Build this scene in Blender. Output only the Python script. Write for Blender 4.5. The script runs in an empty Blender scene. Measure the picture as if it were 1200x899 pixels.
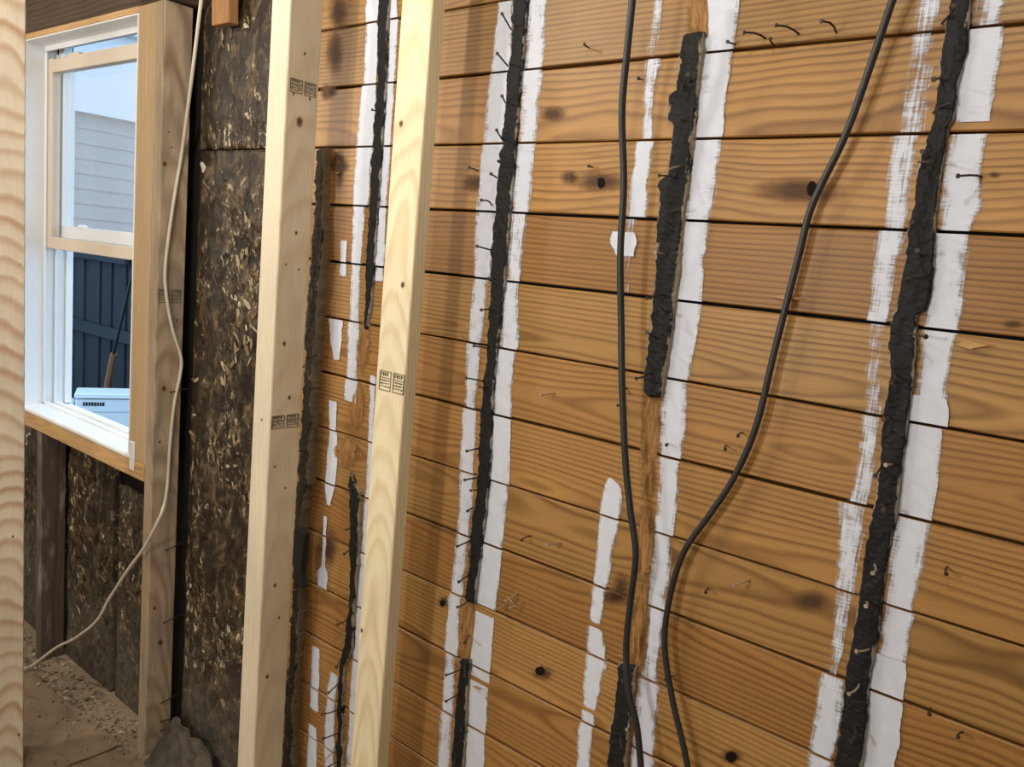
import bpy, bmesh, math, random
from mathutils import Vector, Matrix, noise as mnoise

S = bpy.context.scene
COL = S.collection
random.seed(11)

# ------------------------------------------------------------------ camera
EYE = 1.70                      # camera height above the floor, metres
FPX = 952.32                    # focal length in pixels of the 1200 px wide frame
CR = Vector((0.77098559, 0.63023464, 0.09157243))      # camera right
CD = Vector((0.16392839, -0.05744857, -0.98479802))    # camera down
CF = Vector((-0.61539313, 0.77427641, -0.14760537))    # camera forward
cam_d = bpy.data.cameras.new('camera')
cam = bpy.data.objects.new('camera', cam_d)
COL.objects.link(cam)
cam.matrix_world = Matrix(((CR.x, -CD.x, -CF.x, 0), (CR.y, -CD.y, -CF.y, 0), (CR.z, -CD.z, -CF.z, EYE), (0, 0, 0, 1)))
cam_d.sensor_width = 36
cam_d.lens = 36 * FPX / 1200
cam_d.clip_start = 0.02
S.camera = cam

# ------------------------------------------------------------------ world, lamps, exposure
W = bpy.data.worlds.new('overcast_sky')
S.world = W
W.use_nodes = True
bg = W.node_tree.nodes['Background']
bg.inputs[0].default_value = (0.50, 0.74, 1.0, 1)
bg.inputs[1].default_value = 2.4
S.view_settings.view_transform = 'Standard'
S.view_settings.look = 'None'
S.view_settings.gamma = 1
S.view_settings.use_curve_mapping = False
S.view_settings.exposure = 0.12


def lamp(name, loc, power, col, radius):
    d = bpy.data.lights.new(name, 'POINT')
    d.energy = power
    d.color = col
    d.shadow_soft_size = radius
    o = bpy.data.objects.new(name, d)
    o.location = loc
    COL.objects.link(o)
    return o


lamp('bulb_over_studs', (-1.60, 0.42, 2.42), 19, (1.0, 0.94, 0.84), 0.03)
lamp('bulb_over_planks', (-0.42, 0.20, 2.58), 15, (1.0, 0.94, 0.84), 0.05)
lamp('room_fill', (-1.15, -0.90, 1.75), 50, (1.0, 0.95, 0.87), 0.10)  # added fill light behind the camera, not a known bulb
lamp('window_side_fill', (-3.15, -0.10, 2.25), 42, (1.0, 0.95, 0.87), 0.06)  # added lamp, only brightens the dark floor and bays at the left


# ------------------------------------------------------------------ helpers
def ray(u, v):
    d = CR * ((u - 600) / FPX) + CD * ((v - 449.5) / FPX) + CF
    return d / d.y


def P(u, v, Y):
    """the point of the vertical plane Y seen at pixel (u, v)"""
    r = ray(u, v) * Y
    return Vector((r.x, Y, r.z + EYE))


def tag(o, label=None, cat=None, group=None, kind=None):
    if label:
        o['label'] = label
    if cat:
        o['category'] = cat
    if group:
        o['group'] = group
    if kind:
        o['kind'] = kind
    return o


def empty(name, loc, label=None, cat=None, group=None, kind=None):
    o = bpy.data.objects.new(name, None)
    o.empty_display_size = 0.05
    o.location = loc
    COL.objects.link(o)
    return tag(o, label, cat, group, kind)


def mk(name, bm, mat, parent=None, origin=None, smooth=False, seed=None):
    """link a bmesh given in world coordinates as ONE object with its origin at `origin`"""
    org = Vector(origin) if origin is not None else Vector((0, 0, 0))
    if origin is not None:
        bmesh.ops.translate(bm, verts=bm.verts, vec=-org)
    bmesh.ops.recalc_face_normals(bm, faces=bm.faces)
    me = bpy.data.meshes.new(name)
    bm.to_mesh(me)
    bm.free()
    if smooth:
        me.polygons.foreach_set('use_smooth', [True] * len(me.polygons))
    if mat:
        me.materials.append(mat)
    o = bpy.data.objects.new(name, me)
    COL.objects.link(o)
    if parent is not None:
        o.parent = parent
        o.location = org - world_loc(parent)
    else:
        o.location = org
    o['seed'] = random.random() if seed is None else seed
    return o


def world_loc(o):
    v = Vector(o.location)
    while o.parent is not None:
        o = o.parent
        v += Vector(o.location)
    return v


def box(bm, x0, x1, y0, y1, z0, z1, bev=0.0, seg=1):
    vs = [bm.verts.new((x, y, z)) for x in (x0, x1) for y in (y0, y1) for z in (z0, z1)]
    f = [(0, 1, 3, 2), (4, 6, 7, 5), (0, 4, 5, 1), (2, 3, 7, 6), (0, 2, 6, 4), (1, 5, 7, 3)]
    fs = [bm.faces.new([vs[i] for i in q]) for q in f]
    if bev > 0:
        es = {e for fc in fs for e in fc.edges}
        bmesh.ops.bevel(bm, geom=list(es), offset=bev, segments=seg, affect='EDGES', profile=0.5)
    return vs


def bx(name, b, mat, parent=None, bev=0.0, origin=None, seed=None, seg=1):
    bm = bmesh.new()
    box(bm, *b, bev=bev, seg=seg)
    return mk(name, bm, mat, parent, origin, seed=seed)


def spline(pts, n=8):
    out = []
    pts = [Vector(p) for p in pts]
    for i in range(len(pts) - 1):
        p0 = pts[max(i - 1, 0)]
        p1, p2 = pts[i], pts[i + 1]
        p3 = pts[min(i + 2, len(pts) - 1)]
        for k in range(n):
            t = k / n
            out.append(0.5 * ((2 * p1) + (p2 - p0) * t + (2 * p0 - 5 * p1 + 4 * p2 - p3) * t * t + (3 * p1 - p0 - 3 * p2 + p3) * t ** 3))
    out.append(pts[-1])
    return out


def tube(bm, pts, r, n=10, r2=None, cap=True):
    rings = []
    N = len(pts)
    ref = Vector((0.31, 0.85, 0.42)).normalized()
    for i, p in enumerate(pts):
        t = (pts[min(i + 1, N - 1)] - pts[max(i - 1, 0)]).normalized()
        a = t.cross(ref).normalized()
        b = t.cross(a)
        rr = r if r2 is None else r + (r2 - r) * i / (N - 1)
        rings.append([bm.verts.new(p + (a * math.cos(q * math.tau / n) + b * math.sin(q * math.tau / n)) * rr) for q in range(n)])
    for i in range(N - 1):
        for q in range(n):
            bm.faces.new((rings[i][q], rings[i][(q + 1) % n], rings[i + 1][(q + 1) % n], rings[i + 1][q]))
    if cap:
        bm.faces.new(rings[0])
        bm.faces.new(rings[-1])
    return rings


def lerp_rows(rows, v):
    """rows of (v, left, right); linear interpolation at v"""
    for a, b in zip(rows, rows[1:]):
        if a[0] <= v <= b[0]:
            t = (v - a[0]) / (b[0] - a[0])
            return a[1] + (b[1] - a[1]) * t, a[2] + (b[2] - a[2]) * t
    return (rows[0][1:] if v < rows[0][0] else rows[-1][1:])


def nz(x, y, z=0.0):
    return mnoise.noise(Vector((x, y, z)))


# ------------------------------------------------------------------ materials
class NT:
    """small helper to write shader node graphs"""

    def __init__(self, name):
        self.m = bpy.data.materials.new(name)
        self.m.use_nodes = True
        self.t = self.m.node_tree
        self.b = self.t.nodes['Principled BSDF']
        self.out = self.t.nodes['Material Output']

    def n(self, typ, **kw):
        x = self.t.nodes.new(typ)
        for k, v in kw.items():
            setattr(x, k, v)
        return x

    def set(self, sock, v):
        if hasattr(v, 'links') or isinstance(v, bpy.types.NodeSocket):
            self.t.links.new(v, sock)
        else:
            sock.default_value = v

    def math(self, op, a, b=0.0, c=0.0, clamp=False):
        x = self.n('ShaderNodeMath', operation=op, use_clamp=clamp)
        self.set(x.inputs[0], a)
        self.set(x.inputs[1], b)
        if len(x.inputs) > 2:
            self.set(x.inputs[2], c)
        return x.outputs[0]

    def objco(self):
        return self.n('ShaderNodeTexCoord').outputs['Object']

    def seed(self):
        return self.n('ShaderNodeAttribute', attribute_type='OBJECT', attribute_name='seed').outputs['Fac']

    def geo(self, name):
        return self.n('ShaderNodeAttribute', attribute_type='GEOMETRY', attribute_name=name).outputs['Fac']

    def noise(self, vec, scale, detail=3.0, rough=0.55, dist=0.0, off=None, dim='4D'):
        x = self.n('ShaderNodeTexNoise', noise_dimensions=dim)
        self.set(x.inputs['Vector'], vec)
        if dim == '4D' and off is not None:
            self.set(x.inputs['W'], off)
        x.inputs['Scale'].default_value = scale
        x.inputs['Detail'].default_value = detail
        x.inputs['Roughness'].default_value = rough
        x.inputs['Distortion'].default_value = dist
        return x.outputs[0]

    def scale(self, vec, s):
        x = self.n('ShaderNodeVectorMath', operation='MULTIPLY')
        self.set(x.inputs[0], vec)
        x.inputs[1].default_value = s
        return x.outputs[0]

    def sep(self, vec):
        x = self.n('ShaderNodeSeparateXYZ')
        self.set(x.inputs[0], vec)
        return x.outputs

    def comb(self, a, b, c):
        x = self.n('ShaderNodeCombineXYZ')
        for i, v in enumerate((a, b, c)):
            self.set(x.inputs[i], v)
        return x.outputs[0]

    def ramp(self, fac, stops, interp='LINEAR'):
        x = self.n('ShaderNodeValToRGB')
        x.color_ramp.interpolation = interp
        e = x.color_ramp.elements
        while len(e) < len(stops):
            e.new(0.5)
        for i, (p, c) in enumerate(stops):
            e[i].position = p
            e[i].color = (c, c, c, 1) if isinstance(c, (int, float)) else (*c, 1)
        self.set(x.inputs[0], fac)
        return x.outputs[0]

    def mix(self, fac, a, b, blend='MIX'):
        x = self.n('ShaderNodeMix', data_type='RGBA', blend_type=blend)
        self.set(x.inputs['Factor'], fac)
        for k, v in ((6, a), (7, b)):
            if isinstance(v, tuple):
                v = (*v, 1) if len(v) == 3 else v
            self.set(x.inputs[k], v)
        return x.outputs[2]

    def smooth(self, v, lo, hi):
        x = self.n('ShaderNodeMapRange', interpolation_type='SMOOTHSTEP')
        self.set(x.inputs[0], v)
        self.set(x.inputs[1], lo)
        self.set(x.inputs[2], hi)
        return x.outputs[0]

    def bump(self, h, strength, dist=0.002):
        x = self.n('ShaderNodeBump')
        x.inputs['Strength'].default_value = strength
        x.inputs['Distance'].default_value = dist
        self.set(x.inputs['Height'], h)
        self.t.links.new(x.outputs[0], self.b.inputs['Normal'])

    def fin(self, color=None, rough=None, spec=None, metal=None, alpha=None):
        for k, v in (('Base Color', color), ('Roughness', rough), ('Specular IOR Level', spec), ('Metallic', metal), ('Alpha', alpha)):
            if v is None:
                continue
            if isinstance(v, tuple):
                v = (*v, 1) if len(v) == 3 else v
            self.set(self.b.inputs[k], v)
        return self.m


def plain(name, col, rough=0.6, spec=0.4, metal=0.0, var=0.12, vs=18.0):
    k = NT(name)
    co = k.objco()
    n = k.noise(co, vs, 4, 0.6, off=k.math('MULTIPLY', k.seed(), 30))
    f = k.math('MULTIPLY_ADD', n, var * 2, 1 - var)
    c = k.mix(1.0, col, k.comb(f, f, f), 'MULTIPLY')
    return k.fin(c, rough, spec, metal)


def wood(name, light, dark, axis, freq, rough=0.6, spec=0.3, contrast=0.75, var=0.25, sharp=0.75, knots=None, dirt=None, hue=0.0, bow=0.05, wob=0.010, slope=0.06, off=0.22, pith=0.012):
    """sawn board: growth rings about a wandering pith, cut by the board's faces"""
    k = NT(name)
    co = k.objco()
    sd = k.seed()
    x, y, z = k.sep(co)
    al, ac, th = {'x': (x, z, y), 'z': (z, x, y), 'zr': (z, y, x), 'y': (y, z, x)}[axis]
    r1 = k.math('FRACT', k.math('MULTIPLY', sd, 13.71))
    r2 = k.math('FRACT', k.math('MULTIPLY', sd, 71.33))
    r3 = k.math('FRACT', k.math('MULTIPLY', sd, 37.17))
    low = k.noise(k.comb(k.math('MULTIPLY', al, 1.6), k.math('MULTIPLY', ac, 3.0), th), 1.0, 2, 0.5, off=k.math('MULTIPLY', sd, 90))
    mid = k.noise(k.comb(k.math('MULTIPLY', al, 4.0), k.math('MULTIPLY', ac, 14.0), k.math('MULTIPLY', th, 14.0)), 1.0, 2, 0.5, off=k.math('MULTIPLY', sd, 60))
    a = k.math('ADD', ac, k.math('MULTIPLY_ADD', r1, off, -off / 2))
    b = k.math('ADD', th, k.math('MULTIPLY_ADD', r2, 0.07, pith))
    b = k.math('ADD', b, k.math('MULTIPLY', k.math('SUBTRACT', low, 0.5), bow * 2))
    b = k.math('ADD', b, k.math('MULTIPLY', al, k.math('MULTIPLY_ADD', r3, slope * 0.6, slope * 0.4) if slope > 0.07 else k.math('MULTIPLY_ADD', r3, slope, -slope / 2)))
    r = k.math('SQRT', k.math('ADD', k.math('MULTIPLY', a, a), k.math('MULTIPLY', b, b)))
    r = k.math('ADD', r, k.math('MULTIPLY', k.math('SUBTRACT', mid, 0.5), wob))
    ring = k.math('FRACT', k.math('MULTIPLY', r, freq))
    prof = k.ramp(ring, [(0.0, 0.0), (sharp * 0.55, 0.15), (sharp, 1.0), (min(sharp + 0.12, 0.97), 0.75), (1.0, 0.0)])
    strong = k.noise(k.comb(k.math('MULTIPLY', al, 0.8), k.math('MULTIPLY', r, 60.0), 0.0), 1.0, 1, 0.5, off=sd)
    prof = k.math('MULTIPLY', prof, k.math('MULTIPLY_ADD', strong, 1.3, 0.1))
    fib = k.noise(k.comb(k.math('MULTIPLY', al, 14.0), k.math('MULTIPLY', ac, 420.0), k.math('MULTIPLY', th, 420.0)), 1.0, 2, 0.6)
    fac = k.math('MULTIPLY', prof, contrast, clamp=True)
    c = k.mix(fac, light, dark)
    g = k.math('MULTIPLY_ADD', fib, 0.36, 0.82)
    c = k.mix(1.0, c, k.comb(g, g, g), 'MULTIPLY')
    blot = k.noise(k.comb(k.math('MULTIPLY', al, 3.0), k.math('MULTIPLY', ac, 9.0), k.math('MULTIPLY', th, 9.0)), 1.0, 3, 0.6, off=k.math('MULTIPLY', sd, 17))
    v = k.math('MULTIPLY_ADD', k.math('SUBTRACT', r1, 0.5), var, 1.0)
    v = k.math('MULTIPLY', v, k.math('MULTIPLY_ADD', blot, 0.5, 0.75))
    hv = k.math('MULTIPLY_ADD', k.math('SUBTRACT', r3, 0.5), hue, 1.0)
    c = k.mix(1.0, c, k.comb(v, k.math('MULTIPLY', v, hv), k.math('MULTIPLY', v, k.math('MULTIPLY', hv, hv))), 'MULTIPLY')
    if dirt:
        dn = k.noise(k.comb(k.math('MULTIPLY', al, 5.0), k.math('MULTIPLY', ac, 26.0), k.math('MULTIPLY', th, 26.0)), 1.0, 4, 0.65, off=k.math('MULTIPLY', sd, 41))
        c = k.mix(k.math('MULTIPLY', k.smooth(dn, dirt[1], dirt[2]), dirt[3]), c, dirt[0])
    k.bump(k.math('ADD', k.math('MULTIPLY', prof, -0.5), fib), 0.25, 0.0006)
    return k.fin(c, rough, spec)


M = {}
M['plank'] = wood('old_pine_plank', (0.385, 0.203, 0.062), (0.14, 0.057, 0.013), 'x', 105, 0.46, 0.4, 0.88, 0.30, 0.7, hue=0.14,
                  dirt=((0.13, 0.06, 0.02), 0.58, 0.80, 0.5))
M['stud'] = wood('new_spruce_stud', (0.70, 0.62, 0.475), (0.54, 0.42, 0.27), 'zr', 90, 0.62, 0.25, 0.5, 0.08, 0.72, bow=0.03, slope=0.10, off=0.05, pith=0.03)
M['stud_flat'] = wood('new_yellow_pine_stud', (0.80, 0.71, 0.49), (0.60, 0.43, 0.23), 'z', 110, 0.62, 0.25, 0.6, 0.08, 0.72, bow=0.04, slope=0.10, off=0.05, pith=0.03)
M['stud_bold'] = wood('new_pine_stud_bold_grain', (0.82, 0.73, 0.59), (0.54, 0.34, 0.20), 'zr', 100, 0.62, 0.25, 1.0, 0.1, 0.74, bow=0.03, wob=0.006, slope=0.24, off=0.03, pith=0.02)
M['stud_window'] = wood('window_stud_wood', (0.47, 0.36, 0.25), (0.23, 0.15, 0.09), 'zr', 85, 0.68, 0.2, 0.85, 0.1, 0.66,
                        dirt=((0.25, 0.20, 0.155), 0.42, 0.68, 0.65), slope=0.08, off=0.05, pith=0.02)
M['trim'] = wood('yellow_pine_trim', (0.55, 0.39, 0.225), (0.35, 0.205, 0.10), 'z', 110, 0.6, 0.25, 0.6, 0.15, 0.7,
                 dirt=((0.12, 0.06, 0.025), 0.66, 0.76, 0.7))
M['trim_x'] = wood('yellow_pine_trim_level', (0.58, 0.36, 0.16), (0.38, 0.20, 0.07), 'x', 110, 0.6, 0.25, 0.6, 0.15, 0.7,
                   dirt=((0.13, 0.065, 0.03), 0.60, 0.72, 0.75))
M['old'] = wood('weathered_dark_timber', (0.125, 0.095, 0.078), (0.065, 0.046, 0.036), 'z', 90, 0.8, 0.2, 0.7, 0.2, 0.7,
                dirt=((0.34, 0.33, 0.33), 0.52, 0.70, 0.75))
M['header'] = wood('sooty_header_timber', (0.10, 0.068, 0.048), (0.045, 0.03, 0.02), 'x', 60, 0.85, 0.15, 0.7, 0.2, 0.7,
                   dirt=((0.18, 0.14, 0.11), 0.58, 0.75, 0.35))
M['block'] = wood('orange_wood_block', (0.36, 0.19, 0.085), (0.22, 0.10, 0.04), 'z', 90, 0.7, 0.2, 0.6)
M['white'] = plain('white_painted_frame', (0.74, 0.75, 0.76), 0.4, 0.45, var=0.05)
M['sill'] = plain('dusty_white_sill', (0.80, 0.79, 0.77), 0.5, 0.4, var=0.12, vs=45)
M['warm_lit'] = plain('warm_lit_sash', (0.60, 0.51, 0.41), 0.45, 0.4, var=0.05)  # tan tint of the warm room light put into the sash colour
M['dry'] = plain('plain_plaster', (0.55, 0.52, 0.47), 0.9, 0.2)
M['felt'] = plain('black_building_felt', (0.012, 0.011, 0.010), 0.9, 0.15, var=0.3)
M['cable'] = plain('black_cable_jacket', (0.020, 0.020, 0.021), 0.42, 0.5, var=0.25, vs=60)
M['cable_white'] = plain('off_white_cable_jacket', (0.62, 0.57, 0.47), 0.5, 0.4, var=0.1, vs=40)
M['nail'] = plain('rusty_nail', (0.060, 0.042, 0.032), 0.6, 0.4, 0.35, var=0.4, vs=90)
M['nail_bare'] = plain('bare_nail', (0.42, 0.33, 0.24), 0.5, 0.4, 0.3, var=0.3, vs=90)
M['rubber'] = plain('black_rubber', (0.018, 0.019, 0.02), 0.55, 0.4)
M['ink'] = plain('stamp_ink', (0.075, 0.062, 0.05), 0.8, 0.1, var=0.5, vs=160)
M['chip'] = plain('splintered_wood', (0.52, 0.31, 0.14), 0.7, 0.2, var=0.3, vs=60)
M['hole'] = plain('dark_hole', (0.012, 0.008, 0.006), 0.9, 0.1)
M['freezer'] = plain('white_enamel', (0.55, 0.58, 0.62), 0.35, 0.5, var=0.03)
M['badge'] = plain('badge_print', (0.01, 0.01, 0.012), 0.5, 0.4)
M['fence'] = wood('shade_toned_fence', (0.030, 0.034, 0.040), (0.014, 0.016, 0.020), 'z', 60, 0.8, 0.2, 0.6, 0.5)  # shade over the fence is put into its dark colour
M['siding'] = plain('grey_lap_siding', (0.30, 0.30, 0.32), 0.7, 0.3, var=0.05)
M['soffit'] = plain('white_eave_board', (0.66, 0.67, 0.70), 0.6, 0.3, var=0.04)
M['ground'] = plain('bare_earth', (0.10, 0.09, 0.07), 0.95, 0.1, var=0.4)
M['handle'] = plain('orange_handle', (0.22, 0.10, 0.05), 0.6, 0.3)
M['leaf'] = plain('leaf', (0.12, 0.17, 0.08), 0.6, 0.3, var=0.4)


def mat_glass():
    k = NT('window_glass')
    k.b.inputs['Base Color'].default_value = (0.93, 0.97, 1, 1)
    k.b.inputs['Roughness'].default_value = 0.0
    k.b.inputs['IOR'].default_value = 1.45
    k.b.inputs['Transmission Weight'].default_value = 1
    tr = k.n('ShaderNodeBsdfTransparent')
    gl = k.n('ShaderNodeBsdfGlossy')
    gl.inputs['Roughness'].default_value = 0.02
    df = k.n('ShaderNodeBsdfDiffuse')
    df.inputs['Color'].default_value = (0.75, 0.8, 0.86, 1)
    fr = k.n('ShaderNodeFresnel')
    fr.inputs['IOR'].default_value = 1.45
    m1 = k.n('ShaderNodeMixShader')
    gb = k.n('ShaderNodeNewGeometry')
    k.set(m1.inputs[0], k.math('MULTIPLY', fr.outputs[0], k.math('SUBTRACT', 1.0, gb.outputs['Backfacing'])))
    k.t.links.new(tr.outputs[0], m1.inputs[1])
    k.t.links.new(gl.outputs[0], m1.inputs[2])
    dust = k.math('MULTIPLY', k.noise(k.objco(), 9, 4, 0.6), 0.10)
    m2 = k.n('ShaderNodeMixShader')
    k.set(m2.inputs[0], dust)
    k.t.links.new(m1.outputs[0], m2.inputs[1])
    k.t.links.new(df.outputs[0], m2.inputs[2])
    k.t.links.new(m2.outputs[0], k.out.inputs[0])
    return k.m


def mat_paint():
    """thin brushed-on white paint: ragged, dry-brushed towards its edges"""
    k = NT('brushed_white_paint')
    co = k.objco()
    cov = k.geo('cov')
    den = k.geo('den')
    x, y, z = k.sep(co)
    streak = k.noise(k.comb(k.math('MULTIPLY', x, 260.0), k.math('MULTIPLY', z, 14.0), 0.0), 1.0, 3, 0.6)
    grain = k.noise(k.comb(k.math('MULTIPLY', x, 30.0), k.math('MULTIPLY', z, 330.0), 0.0), 1.0, 2, 0.6)
    blot = k.noise(co, 38, 3, 0.6)
    n = k.math('ADD', k.math('MULTIPLY', streak, 0.42), k.math('ADD', k.math('MULTIPLY', grain, 0.26), k.math('MULTIPLY', blot, 0.32)))
    val = k.math('ADD', k.math('MULTIPLY', n, 1.85), k.math('ADD', k.math('MULTIPLY', cov, 0.55), k.math('MULTIPLY_ADD', den, 0.95, -1.88)))
    alpha = k.math('MULTIPLY', k.smooth(val, -0.02, 0.34), 0.97)
    c = k.mix(blot, (0.58, 0.62, 0.72), (0.76, 0.80, 0.92))
    k.bump(k.math('ADD', streak, grain), 0.3, 0.0008)
    return k.fin(c, 0.6, 0.3, alpha=alpha)


def mat_patch(name, c1, c2, c3):
    """torn raw wood / knots: opaque in the middle, irregular at its edge"""
    k = NT(name)
    co = k.objco()
    cov = k.geo('cov')
    x, y, z = k.sep(co)
    n1 = k.noise(k.comb(k.math('MULTIPLY', x, 120.0), k.math('MULTIPLY', z, 22.0), y), 1.0, 4, 0.65)
    n2 = k.noise(co, 60, 3, 0.6)
    c = k.mix(k.smooth(n1, 0.35, 0.65), c1, c2)
    c = k.mix(k.smooth(n2, 0.60, 0.72), c, c3)
    k.bump(n1, 0.6, 0.003)
    a = k.math('MULTIPLY', k.smooth(k.math('ADD', cov, k.math('MULTIPLY', n2, 0.9)), 0.45, 0.98), 0.9)
    return k.fin(c, 0.7, 0.2, alpha=a)


def mat_knot():
    k = NT('pine_knot')
    co = k.objco()
    cov = k.geo('cov')
    x, y, z = k.sep(co)
    n1 = k.noise(k.comb(k.math('MULTIPLY', x, 18.0), k.math('MULTIPLY', z, 60.0), y), 1.0, 3, 0.55)
    n2 = k.noise(co, 45, 3, 0.6)
    v = k.math('ADD', cov, k.math('MULTIPLY', k.math('SUBTRACT', n1, 0.5), 0.5))
    band = k.math('FRACT', k.math('MULTIPLY', v, 4.5))
    c = k.mix(k.smooth(v, 0.25, 0.85), (0.27, 0.13, 0.05), (0.075, 0.036, 0.015))
    c = k.mix(k.math('MULTIPLY', k.smooth(band, 0.5, 0.9), 0.35), c, (0.12, 0.055, 0.02))
    a = k.math('MULTIPLY', k.smooth(k.math('ADD', v, k.math('MULTIPLY', k.math('SUBTRACT', n2, 0.5), 0.3)), 0.05, 0.75), 0.82)
    return k.fin(c, 0.6, 0.3, alpha=a)


def mat_tar(name, fleck, amount, c0=(0.007, 0.007, 0.008), c1=(0.018, 0.018, 0.019)):
    k = NT(name)
    co = k.objco()
    edge = k.geo('edge')
    n = k.noise(co, 90, 4, 0.65)
    n2 = k.noise(k.scale(co, (1.0, 1.0, 0.35)), 55, 4, 0.7)
    n3 = k.noise(co, 9, 3, 0.6)
    c = k.mix(n, c0, c1)
    m = k.math('ADD', k.math('MULTIPLY', edge, 0.30), k.math('ADD', n2, k.math('MULTIPLY', n3, 0.35)))
    c = k.mix(k.smooth(m, 0.98 - amount, 1.08 - amount), c, k.mix(n, tuple(q * 0.45 for q in fleck), fleck))
    k.bump(n2, 0.5, 0.004)
    return k.fin(c, k.math('MULTIPLY_ADD', n, 0.4, 0.45), 0.24)


def mat_insulation():
    """sooty kraft facing of old batts: crackled, with pale and golden flecks where it is torn"""
    k = NT('sooty_insulation_facing')
    co = k.objco()
    sd = k.seed()
    x, y, z = k.sep(co)
    big = k.noise(co, 5.0, 3, 0.6, off=k.math('MULTIPLY', sd, 50))
    med = k.noise(k.scale(co, (1.0, 1.0, 0.6)), 26, 5, 0.68, dist=0.8, off=k.math('MULTIPLY', sd, 20))
    fine = k.noise(k.scale(co, (1.0, 1.0, 0.55)), 46, 4, 0.68, dist=1.2, off=k.math('MULTIPLY', sd, 33))
    hue = k.noise(co, 11, 2, 0.5, off=k.math('MULTIPLY', sd, 77))
    c = k.ramp(med, [(0.34, (0.011, 0.008, 0.005)), (0.50, (0.034, 0.023, 0.013)), (0.63, (0.125, 0.085, 0.044)), (0.76, (0.27, 0.195, 0.105))])
    fl = k.math('MULTIPLY', k.smooth(fine, 0.56, 0.63), k.smooth(k.math('ADD', k.math('MULTIPLY', big, 0.6), k.math('MULTIPLY', med, 0.6)), 0.54, 0.70))
    c = k.mix(k.math('MULTIPLY', fl, 0.9), c, k.mix(k.smooth(hue, 0.4, 0.62), (0.70, 0.62, 0.47), (0.46, 0.31, 0.13)))
    wz = k.math('ADD', k.sep(k.n('ShaderNodeNewGeometry').outputs['Position'])[2], k.math('MULTIPLY', big, 0.45))
    dust = k.math('SUBTRACT', 1.0, k.smooth(wz, 0.30, 0.80))
    c = k.mix(k.math('MULTIPLY', dust, 0.62), c, k.mix(med, (0.040, 0.035, 0.029), (0.22, 0.20, 0.165)))
    k.bump(k.math('ADD', k.math('MULTIPLY', med, 1.0), k.math('MULTIPLY', fine, 0.5)), 0.9, 0.008)
    return k.fin(c, k.math('MULTIPLY_ADD', fine, 0.5, 0.25), 0.32)


def mat_floor(name, a, b, dark, sc, bumpd):
    k = NT(name)
    co = k.objco()
    n1 = k.noise(co, sc, 5, 0.62)
    n2 = k.noise(co, sc * 7, 4, 0.7)
    n3 = k.noise(co, 2.3, 3, 0.6)
    c = k.mix(k.smooth(n1, 0.35, 0.65), a, b)
    c = k.mix(k.math('MULTIPLY', k.smooth(n2, 0.52, 0.70), 0.6), c, dark)
    f = k.math('MULTIPLY_ADD', n3, 0.5, 0.75)
    c = k.mix(1.0, c, k.comb(f, f, f), 'MULTIPLY')
    k.bump(k.math('ADD', n1, n2), 0.5, bumpd)
    return k.fin(c, 0.85, 0.2)


M['glass'] = mat_glass()
M['paint'] = mat_paint()
M['raw'] = mat_patch('torn_raw_pine', (0.44, 0.24, 0.09), (0.24, 0.12, 0.04), (0.05, 0.03, 0.015))
M['knot'] = mat_knot()
M['soot'] = mat_patch('sooty_stain', (0.10, 0.055, 0.025), (0.17, 0.09, 0.035), (0.02, 0.012, 0.008))
M['tar'] = mat_tar('black_tar_paper', (0.42, 0.40, 0.36), 0.05)
M['tar_flaky'] = mat_tar('flaking_tar_paper', (0.40, 0.33, 0.23), 0.12)
M['crust'] = mat_tar('crusted_old_tar', (0.26, 0.215, 0.14), 0.20, (0.012, 0.011, 0.009), (0.05, 0.04, 0.028))
M['insul'] = mat_insulation()
k_ = NT('torn_kraft_flakes')
M['flake'] = k_.fin(k_.ramp(k_.n('ShaderNodeNewGeometry').outputs['Random Per Island'],
                            [(0.0, (0.05, 0.036, 0.022)), (0.3, (0.16, 0.11, 0.06)), (0.6, (0.30, 0.22, 0.12)), (0.85, (0.46, 0.38, 0.26)), (1.0, (0.68, 0.62, 0.52))]), 0.55, 0.35)
M['floor'] = mat_floor('dirty_subfloor', (0.36, 0.27, 0.185), (0.27, 0.20, 0.135), (0.13, 0.095, 0.065), 30, 0.006)
M['paper'] = mat_floor('brown_floor_paper', (0.50, 0.375, 0.26), (0.43, 0.315, 0.21), (0.34, 0.245, 0.165), 14, 0.004)
M['scrap'] = mat_floor('dusty_grey_sheet', (0.15, 0.128, 0.10), (0.24, 0.21, 0.17), (0.07, 0.06, 0.048), 22, 0.004)

# ------------------------------------------------------------------ the setting
YW = 1.320                    # room face of the old planks
XL, XR, YB, ZC = -4.0, 1.7, -2.9, 2.75
WX0, WX1, WZ0, WZ1 = -3.360, -2.510, 0.965, 2.345      # window opening

bm = bmesh.new()
box(bm, XL - 0.1, WX0, 1.347, 1.40, -0.05, ZC)
box(bm, WX1, XR + 0.1, 1.347, 1.40, -0.05, ZC)
box(bm, WX0, WX1, 1.347, 1.40, -0.05, WZ0)
box(bm, WX0, WX1, 1.347, 1.40, WZ1, ZC)
wall = tag(mk('wall_front', bm, M['felt']), 'old plank wall of the stripped room with black felt behind it', kind='structure')
tag(bx('floor', (XL, XR, YB, 1.347, -0.05, 0.0), M['floor']), kind='structure')
tag(bx('ceiling', (XL - 0.1, XR + 0.1, YB - 0.1, 1.40, ZC, ZC + 0.05), M['dry']), kind='structure')
tag(bx('wall_left', (XL - 0.1, XL, YB, 1.347, 0, ZC), M['dry']), kind='structure')
tag(bx('wall_right', (XR, XR + 0.1, YB, 1.347, 0, ZC), M['dry']), kind='structure')
tag(bx('wall_back', (XL - 0.1, XR + 0.1, YB - 0.1, YB, -0.05, ZC), M['dry']), kind='structure')

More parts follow.
